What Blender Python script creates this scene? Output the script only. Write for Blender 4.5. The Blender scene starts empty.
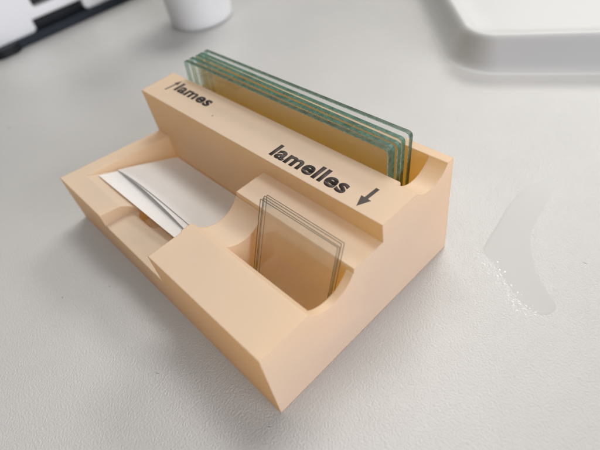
import bpy, bmesh, math, random
from mathutils import Vector, Matrix
random.seed(7)
MM = 0.001
sc = bpy.context.scene
col = sc.collection

# ------------------------------------------------------------------ helpers
def link(name, me, parent=None, mats=()):
    o = bpy.data.objects.new(name, me)
    col.objects.link(o)
    for m in mats:
        me.materials.append(m)
    if parent is not None:
        o.parent = parent
    return o

def obj(name, bm, mats, parent=None, smooth=False, loc=(0, 0, 0)):
    """bmesh in mm -> one mesh object in metres, its origin at loc (mm)"""
    bmesh.ops.translate(bm, verts=bm.verts, vec=(-loc[0], -loc[1], -loc[2]))
    bmesh.ops.scale(bm, verts=bm.verts, vec=(MM, MM, MM))
    me = bpy.data.meshes.new(name)
    if smooth:
        for f in bm.faces:
            f.smooth = True
    bm.to_mesh(me)
    bm.free()
    o = link(name, me, parent, mats if isinstance(mats, (list, tuple)) else (mats,))
    o.location = Vector(loc) * MM
    if parent is not None:
        o.location = (Vector(loc)) * MM - parent.location
    return o

def empty(name, loc):
    o = bpy.data.objects.new(name, None)
    col.objects.link(o)
    o.empty_display_size = 0.01
    o.location = Vector(loc) * MM
    return o

def tag(o, label=None, cat=None, group=None, kind=None):
    if label: o['label'] = label
    if cat: o['category'] = cat
    if group: o['group'] = group
    if kind: o['kind'] = kind
    return o

def box_bm(x0, x1, y0, y1, z0, z1):
    bm = bmesh.new()
    bmesh.ops.create_cube(bm, size=1)
    bmesh.ops.scale(bm, verts=bm.verts, vec=(x1 - x0, y1 - y0, z1 - z0))
    bmesh.ops.translate(bm, verts=bm.verts, vec=((x0 + x1) / 2, (y0 + y1) / 2, (z0 + z1) / 2))
    return bm

def prism(bm, pts, d0, d1, axis):
    """closed prism of a 2-D outline along an axis; x: pts=(y,z), y: pts=(x,z), z: pts=(x,y)"""
    def P(a, b, d):
        return {'x': (d, a, b), 'y': (a, d, b), 'z': (a, b, d)}[axis]
    lo = [bm.verts.new(P(a, b, d0)) for a, b in pts]
    hi = [bm.verts.new(P(a, b, d1)) for a, b in pts]
    n = len(pts)
    bm.faces.new(lo)
    bm.faces.new(list(reversed(hi)))
    for i in range(n):
        j = (i + 1) % n
        bm.faces.new((lo[j], lo[i], hi[i], hi[j]))
    bmesh.ops.recalc_face_normals(bm, faces=bm.faces)
    return bm

def circ(cx, cy, r, n=64):
    return [(cx + r * math.cos(2 * math.pi * i / n), cy + r * math.sin(2 * math.pi * i / n)) for i in range(n)]

def rounded(pts, r, n=8):
    """round the corners of a polygon; r may be a list"""
    out = []
    N = len(pts)
    for i in range(N):
        p, a, b = Vector(pts[i]), Vector(pts[i - 1]), Vector(pts[(i + 1) % N])
        rr = r[i] if isinstance(r, (list, tuple)) else r
        if rr <= 0:
            out.append(tuple(p)); continue
        u, v = (a - p).normalized(), (b - p).normalized()
        ang = u.angle(v)
        t = min(rr / math.tan(ang / 2), (a - p).length * .48, (b - p).length * .48)
        rr = t * math.tan(ang / 2)
        c = p + (u + v).normalized() * (rr / math.sin(ang / 2))
        s, e = p + u * t - c, p + v * t - c
        a0 = math.atan2(s.y, s.x); da = math.atan2(e.y, e.x) - a0
        da = (da + math.pi) % (2 * math.pi) - math.pi
        for k in range(n + 1):
            q = a0 + da * k / n
            out.append((c.x + rr * math.cos(q), c.y + rr * math.sin(q)))
    return out

def boolean(base, cutters, op='DIFFERENCE'):
    """apply boolean modifiers and drop the cutters"""
    for c in cutters:
        m = base.modifiers.new('b', 'BOOLEAN')
        m.operation = op; m.solver = 'EXACT'; m.object = c
    dg = bpy.context.evaluated_depsgraph_get()
    me = bpy.data.meshes.new_from_object(base.evaluated_get(dg))
    old = base.data
    base.modifiers.clear()
    base.data = me
    me.name = old.name
    bpy.data.meshes.remove(old)
    for c in cutters:
        d = c.data
        bpy.data.objects.remove(c)
        bpy.data.meshes.remove(d)

# ------------------------------------------------------------------ materials
def mat(name):
    m = bpy.data.materials.new(name)
    m.use_nodes = True
    nt = m.node_tree
    nt.nodes.clear()
    out = nt.nodes.new('ShaderNodeOutputMaterial')
    def N(t, **kw):
        n = nt.nodes.new(t)
        for k, v in kw.items():
            if k in n.inputs.keys(): n.inputs[k].default_value = v
            else: setattr(n, k, v)
        return n
    return m, N, nt.links.new, out

def ramp(N, stops):
    r = N('ShaderNodeValToRGB')
    e = r.color_ramp.elements
    while len(e) < len(stops): e.new(.5)
    for k, (p, c) in enumerate(stops):
        e[k].position = p
        e[k].color = (c, c, c, 1) if not isinstance(c, tuple) else (*c, 1)
    return r

def plain(name, base, rough, sss=0.0, sss_scale=.003, noise=0.0, nscale=900, spec=.5, radius=.0, bump=0.0, trans=0):
    m, N, L, out = mat(name)
    p = N('ShaderNodeBsdfPrincipled', Roughness=rough)
    p.inputs['Base Color'].default_value = (*base, 1)
    p.inputs['Specular IOR Level'].default_value = spec
    if sss:
        p.inputs['Subsurface Weight'].default_value = sss
        p.inputs['Subsurface Scale'].default_value = sss_scale
        p.inputs['Subsurface Radius'].default_value = (1, .55, .25)
    tc = N('ShaderNodeTexCoord')
    nz = N('ShaderNodeTexNoise', Scale=nscale, Detail=4.0)
    L(tc.outputs['Object'], nz.inputs['Vector'])
    if noise:
        h = N('ShaderNodeHueSaturation')
        h.inputs['Color'].default_value = (*base, 1)
        mr = N('ShaderNodeMapRange')
        mr.inputs['To Min'].default_value = 1 - noise
        mr.inputs['To Max'].default_value = 1 + noise
        n2 = N('ShaderNodeTexNoise', Scale=nscale * .13, Detail=5.0)
        L(tc.outputs['Object'], n2.inputs['Vector'])
        L(n2.outputs['Fac'], mr.inputs['Value'])
        L(mr.outputs[0], h.inputs['Value'])
        L(h.outputs[0], p.inputs['Base Color'])
    nrm = None
    if radius:
        bv = N('ShaderNodeBevel', samples=6)
        bv.inputs['Radius'].default_value = radius
        nrm = bv.outputs[0]
    if bump:
        b = N('ShaderNodeBump', Strength=bump, Distance=.0001)
        L(nz.outputs['Fac'], b.inputs['Height'])
        if nrm: L(nrm, b.inputs['Normal'])
        nrm = b.outputs[0]
    if nrm: L(nrm, p.inputs['Normal'])
    L(p.outputs[0], out.inputs['Surface'])
    return m

def resin_mat():
    m, N, L, out = mat('cream_printed_plastic')
    base = (.91, .805, .65)
    p = N('ShaderNodeBsdfPrincipled', Roughness=.48)
    tc = N('ShaderNodeTexCoord')
    # faint mottling plus a few specks of dirt
    n1 = N('ShaderNodeTexNoise', Scale=90.0, Detail=5.0)
    L(tc.outputs['Object'], n1.inputs['Vector'])
    mr = N('ShaderNodeMapRange')
    mr.inputs['To Min'].default_value = .95; mr.inputs['To Max'].default_value = 1.04
    L(n1.outputs['Fac'], mr.inputs['Value'])
    h = N('ShaderNodeHueSaturation'); h.inputs['Color'].default_value = (*base, 1)
    L(mr.outputs[0], h.inputs['Value'])
    v = N('ShaderNodeTexVoronoi', Scale=95.0)
    L(tc.outputs['Object'], v.inputs['Vector'])
    cr = ramp(N, [(0, 1.0), (.035, 1.0), (.05, 0.0)])
    L(v.outputs['Distance'], cr.inputs[0])
    sep = N('ShaderNodeSeparateColor')
    L(v.outputs['Color'], sep.inputs[0])
    gt = N('ShaderNodeMath', operation='GREATER_THAN'); gt.inputs[1].default_value = .78
    L(sep.outputs[0], gt.inputs[0])
    mu = N('ShaderNodeMath', operation='MULTIPLY')
    L(cr.outputs[0], mu.inputs[0]); L(gt.outputs[0], mu.inputs[1])
    mx = N('ShaderNodeMixRGB'); mx.inputs['Color2'].default_value = (.16, .11, .07, 1)
    L(mu.outputs[0], mx.inputs['Fac']); L(h.outputs[0], mx.inputs['Color1'])
    L(mx.outputs[0], p.inputs['Base Color'])
    bv = N('ShaderNodeBevel', samples=8); bv.inputs['Radius'].default_value = .00045
    n2 = N('ShaderNodeTexNoise', Scale=2600.0, Detail=3.0)
    L(tc.outputs['Object'], n2.inputs['Vector'])
    b = N('ShaderNodeBump', Strength=.12, Distance=.0001)
    L(n2.outputs['Fac'], b.inputs['Height']); L(bv.outputs[0], b.inputs['Normal'])
    L(b.outputs[0], p.inputs['Normal'])
    # the plastic lets warm light soak through its walls
    tr = N('ShaderNodeBsdfTranslucent'); tr.inputs['Color'].default_value = (1.0, .69, .09, 1)
    ms = N('ShaderNodeMixShader'); ms.inputs[0].default_value = .43
    L(p.outputs[0], ms.inputs[1]); L(tr.outputs[0], ms.inputs[2])
    L(ms.outputs[0], out.inputs['Surface'])
    return m

def table_mat():
    m, N, L, out = mat('textured_white_laminate')
    p = N('ShaderNodeBsdfPrincipled', Roughness=.38)
    tc = N('ShaderNodeTexCoord')
    n1 = N('ShaderNodeTexNoise', Scale=14.0, Detail=6.0, Roughness=.6)
    L(tc.outputs['Object'], n1.inputs['Vector'])
    c = ramp(N, [(.3, (.49, .49, .475)), (.7, (.545, .54, .525))])
    L(n1.outputs['Fac'], c.inputs[0])
    v = N('ShaderNodeTexVoronoi', Scale=75.0)
    L(tc.outputs['Object'], v.inputs['Vector'])
    cr = ramp(N, [(0, 1.0), (.02, 1.0), (.045, 0.0)])
    L(v.outputs['Distance'], cr.inputs[0])
    sep = N('ShaderNodeSeparateColor'); L(v.outputs['Color'], sep.inputs[0])
    gt = N('ShaderNodeMath', operation='GREATER_THAN'); gt.inputs[1].default_value = .9
    L(sep.outputs[0], gt.inputs[0])
    mu = N('ShaderNodeMath', operation='MULTIPLY')
    L(cr.outputs[0], mu.inputs[0]); L(gt.outputs[0], mu.inputs[1])
    mx = N('ShaderNodeMixRGB'); mx.inputs['Color2'].default_value = (.22, .2, .18, 1)
    L(mu.outputs[0], mx.inputs['Fac']); L(c.outputs[0], mx.inputs['Color1'])
    L(mx.outputs[0], p.inputs['Base Color'])
    n2 = N('ShaderNodeTexNoise', Scale=2200.0, Detail=3.0, Roughness=.62)
    L(tc.outputs['Object'], n2.inputs['Vector'])
    n3 = N('ShaderNodeTexNoise', Scale=60.0, Detail=2.0)
    L(tc.outputs['Object'], n3.inputs['Vector'])
    b = N('ShaderNodeBump', Strength=.75, Distance=.00025)
    L(n2.outputs['Fac'], b.inputs['Height'])
    L(b.outputs[0], p.inputs['Normal'])
    # a worn sheen: glossier in patches
    rr = N('ShaderNodeMapRange')
    rr.inputs['To Min'].default_value = .30; rr.inputs['To Max'].default_value = .48
    L(n3.outputs['Fac'], rr.inputs['Value']); L(rr.outputs[0], p.inputs['Roughness'])
    p.inputs['Coat Weight'].default_value = .7
    p.inputs['Coat Roughness'].default_value = .13
    L(b.outputs[0], p.inputs['Coat Normal'])
    # one short dark scratch and a few faint hairline ones
    def scratch(cx, cy, ang, ln, wd, prev):
        mp = N('ShaderNodeMapping', vector_type='TEXTURE')
        mp.inputs['Location'].default_value = (cx * MM, cy * MM, 0)
        mp.inputs['Rotation'].default_value = (0, 0, math.radians(ang))
        mp.inputs['Scale'].default_value = (ln * MM, wd * MM, 1)
        L(tc.outputs['Object'], mp.inputs['Vector'])
        nn = N('ShaderNodeTexNoise', Scale=3.0, Detail=3.0)
        L(mp.outputs[0], nn.inputs['Vector'])
        ad = N('ShaderNodeMixRGB', blend_type='LINEAR_LIGHT'); ad.inputs[0].default_value = .35
        L(mp.outputs[0], ad.inputs['Color1']); L(nn.outputs['Color'], ad.inputs['Color2'])
        ln_ = N('ShaderNodeVectorMath', operation='LENGTH')
        L(ad.outputs[0], ln_.inputs[0])
        lt = N('ShaderNodeMath', operation='LESS_THAN'); lt.inputs[1].default_value = 1.0
        L(ln_.outputs['Value'], lt.inputs[0])
        mm = N('ShaderNodeMixRGB'); mm.inputs['Color2'].default_value = (.20, .18, .17, 1)
        L(lt.outputs[0], mm.inputs['Fac']); L(prev, mm.inputs['Color1'])
        return mm.outputs[0]
    c_ = mx.outputs[0]
    for a in ((86.4, 17.2, -18, 1.9, .08), (64, -13, 30, .6, .06), (119, 71.6, 10, .5, .09), (32, -8.4, 60, .3, .1), (24.8, -19, 0, .3, .12), (91.8, -3.5, 40, .3, .08)):
        c_ = scratch(*a, c_)
    L(c_, p.inputs['Base Color'])
    L(p.outputs[0], out.inputs['Surface'])
    return m

def sheet_glass_mat(name, tint, ior=1.52, veil=.012):
    """a polished face of thin flat glass: Fresnel reflection over clear transmission"""
    m, N, L, out = mat(name)
    t = N('ShaderNodeBsdfTransparent'); t.inputs[0].default_value = (*tint, 1)
    g = N('ShaderNodeBsdfGlossy', Roughness=.03)
    # a thin sheet reflects alike on both sides: undo the Fresnel node's inversion on back faces
    f = N('ShaderNodeFresnel')
    ge = N('ShaderNodeNewGeometry')
    io = N('ShaderNodeMapRange')
    io.inputs['To Min'].default_value = ior; io.inputs['To Max'].default_value = 1 / ior
    L(ge.outputs['Backfacing'], io.inputs['Value']); L(io.outputs[0], f.inputs['IOR'])
    mx = N('ShaderNodeMixShader')
    L(f.outputs[0], mx.inputs[0]); L(t.outputs[0], mx.inputs[1]); L(g.outputs[0], mx.inputs[2])
    # patchy pale colour mixed in, standing in for the panes' grey reflection
    d = N('ShaderNodeBsdfDiffuse'); d.inputs[0].default_value = (.75, .76, .74, 1)
    tc = N('ShaderNodeTexCoord')
    nz = N('ShaderNodeTexNoise', Scale=160.0, Detail=5.0, Roughness=.65)
    L(tc.outputs['Object'], nz.inputs['Vector'])
    dr = N('ShaderNodeMapRange')
    dr.inputs['From Min'].default_value = .3; dr.inputs['From Max'].default_value = .75
    dr.inputs['To Min'].default_value = veil * .4; dr.inputs['To Max'].default_value = veil * 2.2
    L(nz.outputs['Fac'], dr.inputs['Value'])
    m2 = N('ShaderNodeMixShader')
    L(dr.outputs[0], m2.inputs[0]); L(mx.outputs[0], m2.inputs[1]); L(d.outputs[0], m2.inputs[2])
    L(m2.outputs[0], out.inputs['Surface'])
    return m

def edge_glass_mat(name, dark, light, scale, alpha=.25):
    """the ground, chipped edge of a glass sheet: greenish, rough, a little see-through"""
    m, N, L, out = mat(name)
    tc = N('ShaderNodeTexCoord')
    n = N('ShaderNodeTexNoise', Scale=scale, Detail=6.0, Roughness=.7)
    L(tc.outputs['Object'], n.inputs['Vector'])
    c = ramp(N, [(.33, dark), (.68, light)])
    L(n.outputs['Fac'], c.inputs[0])
    p = N('ShaderNodeBsdfPrincipled', Roughness=.2)
    L(c.outputs[0], p.inputs['Base Color'])
    b = N('ShaderNodeBump', Strength=.5, Distance=.0002)
    L(n.outputs['Fac'], b.inputs['Height']); L(b.outputs[0], p.inputs['Normal'])
    t = N('ShaderNodeBsdfTransparent'); t.inputs[0].default_value = (.55, .8, .68, 1)
    mx = N('ShaderNodeMixShader'); mx.inputs[0].default_value = alpha
    L(p.outputs[0], mx.inputs[1]); L(t.outputs[0], mx.inputs[2])
    L(mx.outputs[0], out.inputs['Surface'])
    return m

RESIN = resin_mat()
TABLE = table_mat()
INK = plain('dark_brown_ink', (.05, .037, .03), .6, bump=.4, nscale=3000, noise=.25)
PAPER = plain('white_paper', (.72, .705, .685), .85, bump=.15, nscale=1800, noise=.02, spec=.25)
GLASS = sheet_glass_mat('clear_slide_glass', (.988, .997, .992))
GEDGE = edge_glass_mat('green_ground_glass_edge', (.022, .065, .046), (.075, .20, .14), 700, .08)
GOLIVE = edge_glass_mat('olive_ground_glass_edge', (.03, .048, .03), (.10, .15, .095), 500, .08)
GCHAM = edge_glass_mat('bright_glass_chamfer', (.07, .14, .105), (.36, .5, .42), 1600, .25)
GLEFT = edge_glass_mat('refraction_lit_glass_edge', (.10, .16, .13), (.35, .42, .36), 1500, .65)  # paler copy: brightness of refracted light put into the left edge's colour
COVER = sheet_glass_mat('thin_cover_glass', (.997, .997, .993), 1.52, .010)
CEDGE = edge_glass_mat('cover_glass_edge', (.03, .025, .012), (.07, .058, .03), 900, .02)
WHITE = plain('white_plastic', (.76, .77, .76), .35, radius=.0015, bump=.1, noise=.02)
BLACK = plain('black_plastic', (.006, .007, .009), .5, spec=.3, bump=.2, noise=.1)
NAVY = plain('dark_blue_black_rubber', (.009, .015, .022), .55, spec=.3, bump=.2, noise=.1)
CUPM = plain('milky_plastic', (.70, .705, .69), .4, sss=.0, sss_scale=.006, noise=.02)
TRAYM = plain('white_moulded_plastic', (.60, .605, .59), .42, noise=.015)

# ------------------------------------------------------------------ table
bm = bmesh.new()
bmesh.ops.create_grid(bm, x_segments=1, y_segments=1, size=900)
t = obj('table', bm, TABLE)
tag(t, 'pale white laboratory bench top with a fine pebbled surface', 'table', kind='structure')

# ------------------------------------------------------------------ the slide holder
L_, D_ = 91.7, 56.5
H1, H2, H3, H4 = 21.42, 27.34, 22.52, 28.27
YB, YC, YS = 33.2, 45.0, 24.4
holder = empty('slide_holder', (L_ / 2, D_ / 2, 0))
tag(holder, 'cream plastic microscope slide holder with a raised lettered bar, lying across the table', 'slide holder')

body = obj('body', box_bm(0, L_, 0, D_, .06, H4), RESIN)
cut = []
def C_(bm): cut.append(obj('cutter', bm, RESIN))
C_(box_bm(-2, L_ + 2, YB, YC, H2, 40))                                   # top of the lettered bar
C_(prism(bmesh.new(), [(-3, 16.3), (YB, 12.85), (YB, 40), (-3, 40)], -2, 53.8, 'x'))   # sloping rim, left half
C_(box_bm(53.8 - .5, L_ + 2, -2, YS, H1, 41))                            # front block
C_(box_bm(53.8 - .4, L_ + 2, YS - .5, YB, H3, 42))                       # shelf behind the cover slips
C_(box_bm(50, 55.2, 12.6, YB, 12, 43))                                   # the shelf starts a little further right
C_(prism(bmesh.new(), [(5.4, 15.6), (YB - .01, 4.4), (YB - .01, 30), (5.4, 30)], 5.6, 53.75, 'x'))  # sloping paper tray
notch = rounded([(25.2, -4), (54.3, -4), (54.3, 9.2), (26.5, 9.2)], [0, 0, .6, 5.0])
C_(prism(bmesh.new(), rounded([(28.6, 7.6), (37.8, 7.6), (39.5, 17), (28.6, 17)], 2.5), 9.2, 30, 'z'))  # the hollow behind it, under the papers
C_(prism(bmesh.new(), notch, 12.35, 30, 'z'))                            # finger notch in the front rim
C_(prism(bmesh.new(), circ(18.0, 25.35, 7.2), 52, 96, 'x'))              # round trough across the cover slip well
C_(box_bm(64.8, 89.9, 13.3, YS - .02, 7.2, 44))                          # cover slip well
C_(box_bm(3.5, 87.0, YC - .05, 54.4, 6.2, 45))                           # slide slot
C_(box_bm(-3, 8, YC - .04, 54.1, 19, 46))                                # open left end of the slot
C_(prism(bmesh.new(), circ(48.9, 31.4, 6.4), 86.9, 97, 'x'))               # finger scoop at the right end of the slot
boolean(body, cut)
body.parent = holder
body.location = -holder.location
tag(body, 'cream body with a paper tray, a cover slip well and a slot for slides')

def text_part(s, x0, x1, y0, y1, z, name):
    cu = bpy.data.curves.new('lettering', 'FONT')
    cu.body = s
    cu.size = 1.0
    cu.offset = .036
    cu.resolution_u = 6
    cu.space_character = 1.06
    cu.extrude = .0
    o = bpy.data.objects.new('tmp', cu)
    col.objects.link(o)
    dg = bpy.context.evaluated_depsgraph_get()
    me = bpy.data.meshes.new_from_object(o.evaluated_get(dg))
    bpy.data.objects.remove(o); bpy.data.curves.remove(cu)
    xs = [v.co.x for v in me.vertices]; ys = [v.co.y for v in me.vertices]
    ax, bx, ay, by = min(xs), max(xs), min(ys), max(ys)
    for v in me.vertices:
        v.co = Vector((x0 + (v.co.x - ax) / (bx - ax) * (x1 - x0), y0 + (v.co.y - ay) / (by - ay) * (y1 - y0), z))
    bm = bmesh.new(); bm.from_mesh(me); bpy.data.meshes.remove(me)
    r = bmesh.ops.extrude_face_region(bm, geom=bm.faces[:])
    bmesh.ops.translate(bm, verts=[g for g in r['geom'] if isinstance(g, bmesh.types.BMVert)], vec=(0, 0, .02))
    bmesh.ops.recalc_face_normals(bm, faces=bm.faces)
    return obj(name, bm, INK, holder, loc=((x0 + x1) / 2, (y0 + y1) / 2, z))

tag(text_part('lames', 8.9, 25.9, 38.9, 42.9, H2 + .004, 'lettering'), 'dark lettering reading lames')
tag(text_part('lamelles', 56.4, 79.6, 35.0, 39.4, H2 + .004, 'lettering'), 'dark lettering reading lamelles')
def arrow(tail, tip, wid, hw, hl, label):
    a, b = Vector(tail), Vector(tip)
    d = (b - a).normalized(); n = Vector((-d.y, d.x))
    k = b - d * hl
    pts = [a + n * wid, a - n * wid, k - n * wid, k - n * hw, b, k + n * hw, k + n * wid]
    bm = prism(bmesh.new(), [tuple(p) for p in pts], H2 + .004, H2 + .024, 'z')
    tag(obj('arrow', bm, INK, holder, loc=(b.x, b.y, H2)), label)
arrow((6.5, 37.6), (7.3, 43.4), .3, 1.0, 2.2, 'dark arrow pointing towards the slides')
arrow((84.5, 40.7), (84.2, 34.3), .45, 1.35, 2.9, 'dark arrow pointing towards the cover slips')

# ------------------------------------------------------------------ glass slides in the slot
def sheet_bm(w, t, h, ch, cham):
    """a glass sheet standing in XZ: polished faces (0), ground edges (1), edge seen through the pane (2), chamfers (3)"""
    pts = [(ch, 0), (w - ch, 0), (w - .3 * ch, .3 * ch), (w, ch), (w, h - ch), (w - .3 * ch, h - .3 * ch), (w - ch, h), (ch, h),
           (.3 * ch, h - .3 * ch), (0, h - ch), (0, ch), (.3 * ch, .3 * ch)]
    bm = bmesh.new()
    rings = []
    for y, k in ((0, cham), (cham, 0), (t - cham, 0), (t, cham)):
        rings.append([bm.verts.new((w / 2 + (x - w / 2) * (1 - 2 * k / w), y, h / 2 + (z - h / 2) * (1 - 2 * k / h))) for x, z in pts])
    n = len(pts)
    bm.faces.new(rings[0]).material_index = 0
    bm.faces.new(list(reversed(rings[-1]))).material_index = 0
    for q, (a, b) in enumerate(zip(rings, rings[1:])):
        for k in range(n):
            f = bm.faces.new((a[(k + 1) % n], a[k], b[k], b[(k + 1) % n]))
            f.normal_update()
            f.material_index = 1 if q == 1 else 3
    bmesh.ops.recalc_face_normals(bm, faces=bm.faces)
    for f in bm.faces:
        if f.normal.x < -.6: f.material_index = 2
    return bm

slides = [  # y at left, y at right, x, bottom z, tilt
    (46.0, 46.1, 6.9, 6.6, 'foremost of the upright glass slides, next to the lettered bar'),
    (48.1, 47.5, 6.6, 6.5, 'second glass slide behind the lettered bar, just behind the foremost one'),
    (50.0, 48.9, 7.1, 6.6, 'middle one of the upright glass slides in the slot'),
    (51.4, 50.8, 6.8, 6.5, 'fourth glass slide from the bar, in front of the rearmost slide with a gap between'),
    (53.4, 53.4, 6.8, 6.5, 'rearmost of the upright glass slides, standing apart by the back wall'),
]
TOPY = {4: 0.0}
for i, (yl, yr, x, z, lab) in enumerate(slides):
    o = obj('glass_slide', sheet_bm(76, 1.3, 26.2, .9, .15), (GLASS, (GEDGE, GOLIVE)[i in (0, 4)], GLEFT, GCHAM))
    # every slide leans back a little; its top is where the photo shows it
    lean = math.radians((4.0, 4.4, 4.6, 4.8, 5.6)[i])
    o.rotation_euler = (-lean, 0, math.atan2(yr - yl, 76))
    o.location = Vector((x, yl - math.sin(lean) * 26.2 + .1, z)) * MM
    tag(o, lab, 'glass slide', 'glass slides standing in the slot')

# ------------------------------------------------------------------ cover slips in the well
covers = [
    (67.1, 23.4, 7.5, 22.0, 'foremost of the thin square cover slips leaning in the well'),
    (67.25, 23.95, 7.55, 22.3, 'second thin cover slip from the front of the leaning stack'),
    (67.1, 24.5, 7.6, 22.3, 'third thin cover slip from the front of the leaning stack'),
    (67.35, 25.05, 7.6, 22.2, 'rearmost of the thin cover slips, against the shelf edge'),
]
for i, (x, yt, z, lean, lab) in enumerate(covers):
    o = obj('cover_slip', sheet_bm(22.0, .2, 22.0, .15, .02), (COVER, CEDGE, CEDGE, CEDGE))
    a = math.radians(lean)
    o.rotation_euler = (-a, 0, math.radians((.4, -.3, .2, 0)[i]))
    o.location = Vector((x, yt - math.sin(a) * 22, z)) * MM
    tag(o, lab, 'cover slip', 'cover slips leaning in the well')

# ------------------------------------------------------------------ papers on the sloping tray
def ramp_z(y): return 15.6 + (y - 5.4) * (4.4 - 15.6) / (YB - 5.4)
def paper(name, x0, x1, yfl, yfr, off, arch, peak, lab, back=32.9):
    bm = bmesh.new()
    nx, ny = 40, 26
    g = []
    for j in range(ny + 1):
        row = []
        for i in range(nx + 1):
            u, v = i / nx, j / ny
            x = x0 + (x1 - x0) * u
            yf = yfl + (yfr - yfl) * u * u
            y = yf + (back - yf) * v
            hump = math.sin(math.pi * min(1, max(0, u)) ** peak) * arch * (1 - v) ** 2.2
            z = ramp_z(y) + off + hump + .12 * math.sin(u * 5 + v * 3)
            row.append(bm.verts.new((x, y + hump * .15, z)))
        g.append(row)
    for j in range(ny):
        for i in range(nx):
            bm.faces.new((g[j][i], g[j][i + 1], g[j + 1][i + 1], g[j + 1][i]))
    r = bmesh.ops.extrude_face_region(bm, geom=bm.faces[:])
    bmesh.ops.translate(bm, verts=[q for q in r['geom'] if isinstance(q, bmesh.types.BMVert)], vec=(0, 0, .12))
    bmesh.ops.recalc_face_normals(bm, faces=bm.faces)
    o = obj(name, bm, PAPER, smooth=False, loc=(x0, yfl, ramp_z(yfl)))
    tag(o, lab, 'paper', 'white papers in the tray')
paper('paper_sheet', 7.3, 53.0, 8.4, 9.3, .22, .25, .8, 'lowest white paper slip, its straight front edge over the finger notch')
paper('paper_sheet', 7.0, 53.1, 13.8, 11.9, .42, 1.4, .85, 'middle white paper slip, a thin sliver showing under the curled top one')
paper('paper_sheet', 6.9, 53.2, 13.9, 14.4, .58, 1.6, .8, 'topmost white paper slip in the tray, its front edge curled up')

# ------------------------------------------------------------------ film of liquid on the table
sm = [(98.6, 93), (96.2, 86), (96.3, 78), (97.6, 71.5), (98.5, 65.5), (99.2, 61), (102.1, 59.4), (105.1, 58.3), (108.7, 55.8), (111.7, 54), (114.4, 52.7), (116.5, 52.3),
      (119.1, 53), (120.3, 56.3), (117.5, 58.5), (114.2, 60.6), (111.5, 63.3), (109.6, 65.8), (107.4, 69), (105.4, 72.8), (104.6, 76.4), (104.2, 79.5), (103.4, 85), (102.2, 91), (100.6, 95)]
def smear():
    # smooth the outline, then build a shallow dome with a rounded rim
    pts = [Vector(p) for p in sm]
    for _ in range(2):
        new = []
        for i in range(len(pts)):
            a, b = pts[i], pts[(i + 1) % len(pts)]
            new += [a * .75 + b * .25, a * .25 + b * .75]
        pts = new
    n = len(pts)
    nrm = []
    for i in range(n):
        d = (pts[(i + 1) % n] - pts[i - 1]).normalized()
        nrm.append(Vector((-d.y, d.x)))      # inward (outline runs counter-clockwise)
    nrm = [(nrm[i - 2] + nrm[i - 1] + nrm[i] + nrm[(i + 1) % n] + nrm[(i + 2) % n]).normalized() for i in range(n)]
    bm = bmesh.new()
    rings = []
    for off, z in ((0, .004), (.2, .02), (.4, .035), (.65, .04)):
        rings.append([bm.verts.new((*(pts[i] + nrm[i] * off), z)) for i in range(n)])
    for a, b in zip(rings, rings[1:]):
        for i in range(n):
            j = (i + 1) % n
            bm.faces.new((a[i], a[j], b[j], b[i]))
    # tiny shiny domes added along the lower left edge to make glints
    for _ in range(270):
        i = int(n * random.triangular(.18, .50, .30))
        c = pts[i % n] + nrm[i % n] * random.gauss(-.5, 1.0) + Vector((random.gauss(0, .4), random.gauss(0, .4)))
        r = random.choice((.08, .1, .13, .18, .26)); ax = random.uniform(.6, 1.6)
        rs = []
        for q, zz in ((1, .01), (.8, .35), (.4, .6)):
            rs.append([bm.verts.new((c.x + r * q * ax * math.cos(a * .785), c.y + r * q * math.sin(a * .785), r * zz * .38)) for a in range(8)])
        for a, b in zip(rs, rs[1:]):
            for k in range(8): bm.faces.new((a[k], a[(k + 1) % 8], b[(k + 1) % 8], b[k])).material_index = 1
        bm.faces.new(rs[-1]).material_index = 1
    bm.faces.new(rings[-1])
    bmesh.ops.triangulate(bm, faces=[f for f in bm.faces if len(f.verts) > 8])
    return bm
GLINT = plain('glint_dome', (.60, .605, .59), .07, spec=1.0)  # glossy surface of the domes added for glints
FILM = plain('wet_film', (.455, .455, .441), .38, bump=.05, nscale=500)
tag(obj('liquid_smear', smear(), (FILM, GLINT), smooth=True, loc=(104, 70, 0)), 'thin smooth smear of clear liquid on the table right of the holder', 'smear')

# ------------------------------------------------------------------ white and black apparatus, far left
app = empty('lab_apparatus', (-200, 110, 0))
tag(app, 'white lab apparatus with black openings and a black base, at the far left', 'apparatus')
def slab(x0, x1, y0, y1, z0, z1, r):
    return prism(bmesh.new(), rounded([(x0, y0), (x1, y0), (x1, y1), (x0, y1)], r, 10), z0, z1, 'z')
obj('base', slab(-290, -157.2, 24, 210, .3, 4.6, 7), NAVY, app, loc=(-200, 110, 0))
obj('core', slab(-286, -164.5, 29.5, 204, 4.0, 36, 4), BLACK, app, loc=(-200, 110, 4))
obj('foot', slab(-175, -153.8, 23, 38.5, .1, 4.5, 6), BLACK, app, loc=(-160, 30, 0))
shell = obj('housing', slab(-290, -159.5, 22, 212, 4.4, 40, 8), WHITE)
cc = [obj('cutter', slab(-284, -166, 28, 206, 3, 35, 6), WHITE)]
for k in range(3):
    y0 = 50 + k * 62
    cc.append(obj('cutter', prism(bmesh.new(), rounded([(y0 - 3, -2), (y0 - 2, 4.4), (y0, 5.6), (y0, 10.4), (y0 + 29.5, 10.4), (y0 + 29.5, 5.6), (y0 + 31.5, 4.4), (y0 + 32.5, -2)], [0, 1, 1.5, .5, .5, 1.5, 1, 0]), -176, -150, 'x'), WHITE))
    cc.append(obj('cutter', prism(bmesh.new(), rounded([(y0 + 4, 15.2), (y0 + 27, 15.2), (y0 + 27, 30), (y0 + 4, 30)], 2), -176, -150, 'x'), WHITE))
boolean(shell, cc)
shell.parent = app; shell.location = -app.location

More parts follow.
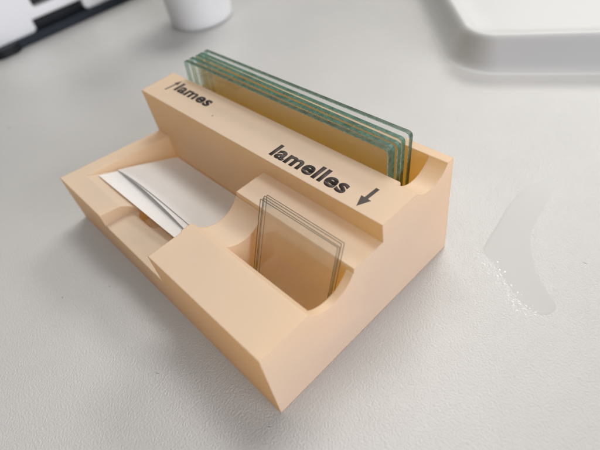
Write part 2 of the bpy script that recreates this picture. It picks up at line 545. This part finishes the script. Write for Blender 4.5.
# ------------------------------------------------------------------ plastic cup behind
def lathe(bm, prof, n=64, c=(0, 0)):
    rings = []
    for r, z in prof:
        rings.append([bm.verts.new((c[0] + r * math.cos(2 * math.pi * i / n), c[1] + r * math.sin(2 * math.pi * i / n), z)) for i in range(n)])
    for a, b in zip(rings, rings[1:]):
        for i in range(n):
            j = (i + 1) % n
            bm.faces.new((a[i], a[j], b[j], b[i]))
    bm.faces.new(list(reversed(rings[0]))); bm.faces.new(rings[-1])
    bmesh.ops.recalc_face_normals(bm, faces=bm.faces)
    return bm
prof = [(14.0, .6), (14.6, .1), (15.4, .4), (15.8, 1.4), (16.0, 4), (17.6, 42), (18.2, 42.6), (18.2, 43.6), (17.0, 43.6), (16.6, 42.2), (14.9, 4), (13.6, 2.2)]
tag(obj('plastic_cup', lathe(bmesh.new(), prof, c=(-90.5, 111.5)), CUPM, smooth=True, loc=(-90.5, 111.5, 0)), 'small milky white plastic cup standing behind the glass slides', 'cup')

# ------------------------------------------------------------------ moulded tray, far right
def tray():
    foot = [(-70, 230), (46.5, 119.5), (190, 205), (120, 320)]
    ctr = Vector((70, 215))
    bm = bmesh.new()
    def ring(off, z, r):
        # shrink the outline edge by edge
        N = len(foot); P = []
        for i in range(N):
            a, b, c = Vector(foot[i - 1]), Vector(foot[i]), Vector(foot[(i + 1) % N])
            d1, d2 = (b - a).normalized(), (c - b).normalized()
            n1, n2 = Vector((-d1.y, d1.x)), Vector((-d2.y, d2.x))
            k = off / max(.3, 1 + n1.dot(n2))
            P.append(tuple(b + (n1 + n2) * k))
        return [bm.verts.new((x, y, z)) for x, y in rounded(P, r, 14)]
    R = [ring(3.6 + (o - 3.6) * 1.4, z * .82, r) for o, z, r in ((4.2, -.2, 23), (5.0, .08, 22), (6.2, .8, 20.5), (7.0, 2.6, 18.5), (8.0, 5.2, 16.5), (8.7, 8.5, 15), (9.2, 11.4, 14), (9.6, 12.8, 13.2), (10.1, 13.6, 12.6), (10.7, 13.8, 12), (11.3, 13.5, 11.4), (11.9, 12.8, 10.8), (12.8, 11.6, 10), (14, 11, 9), (17, 10.7, 7))]
    for a, b in zip(R, R[1:]):
        n = len(a)
        for i in range(n):
            j = (i + 1) % n
            bm.faces.new((a[i], a[j], b[j], b[i]))
    bm.faces.new(R[-1]); bm.faces.new(list(reversed(R[0])))
    bmesh.ops.recalc_face_normals(bm, faces=bm.faces)
    return bm
tag(obj('plastic_tray', tray(), TRAYM, smooth=True, loc=(70, 215, 0)), 'white moulded plastic tray with a rounded raised rim, at the far right', 'tray')

# ------------------------------------------------------------------ light: a room with ceiling panels
w = bpy.data.worlds.new('World'); sc.world = w
w.use_nodes = True
nt = w.node_tree
bg = nt.nodes['Background']
tc = nt.nodes.new('ShaderNodeTexCoord')
sp = nt.nodes.new('ShaderNodeSeparateXYZ'); nt.links.new(tc.outputs['Generated'], sp.inputs[0])
mr = nt.nodes.new('ShaderNodeMapRange')
mr.inputs['From Min'].default_value = -.8; mr.inputs['From Max'].default_value = .8
mr.inputs['To Min'].default_value = .09; mr.inputs['To Max'].default_value = .26
nt.links.new(sp.outputs['Y'], mr.inputs['Value'])
nt.links.new(mr.outputs[0], bg.inputs['Strength'])
bg.inputs['Color'].default_value = (1.0, .985, .955, 1)

def panel(name, loc, target, sx, sy, power, color):
    l = bpy.data.lights.new(name, 'AREA')
    l.shape = 'RECTANGLE'; l.size = sx; l.size_y = sy; l.energy = power; l.color = color
    o = bpy.data.objects.new(name, l); col.objects.link(o)
    o.location = loc
    o.rotation_euler = (Vector(target) - Vector(loc)).to_track_quat('-Z', 'Y').to_euler()
    return o
panel('ceiling_panel', (-.33, .78, 1.5), (.05, .03, 0), 1.0, .4, 12.5, (1.0, .965, .925))
panel('ceiling_panel', (-.5, 2.3, 1.6), (.05, .03, 0), 1.2, .5, 25, (1.0, .975, .935))
panel('ceiling_panel', (.35, -.45, 1.7), (.05, .03, 0), 1.0, .5, 6, (1.0, .965, .92))
panel('window', (1.8, .2, .5), (.05, .03, 0), 1.2, .8, 24, (.95, .95, 1.06))

# ------------------------------------------------------------------ camera
cam = bpy.data.cameras.new('camera')
co = bpy.data.objects.new('camera', cam); col.objects.link(co)
co.location = Vector((132.15, -14.2, 93.66)) * MM
co.rotation_euler = (.76598, .15084, .79852)
cam.sensor_width = 36; cam.lens = 36 * 472.95 / 600
cam.clip_start = .005; cam.clip_end = 20
cam.dof.use_dof = True
cam.dof.focus_distance = .106
cam.dof.aperture_fstop = cam.lens * .001 / (2 * .00095)
sc.camera = co

sc.view_settings.view_transform = 'Standard'
sc.view_settings.look = 'None'
sc.view_settings.gamma = 1
sc.view_settings.exposure = .08
sc.cycles.max_bounces = 24
sc.cycles.diffuse_bounces = 16
sc.cycles.transparent_max_bounces = 64
sc.cycles.transmission_bounces = 16
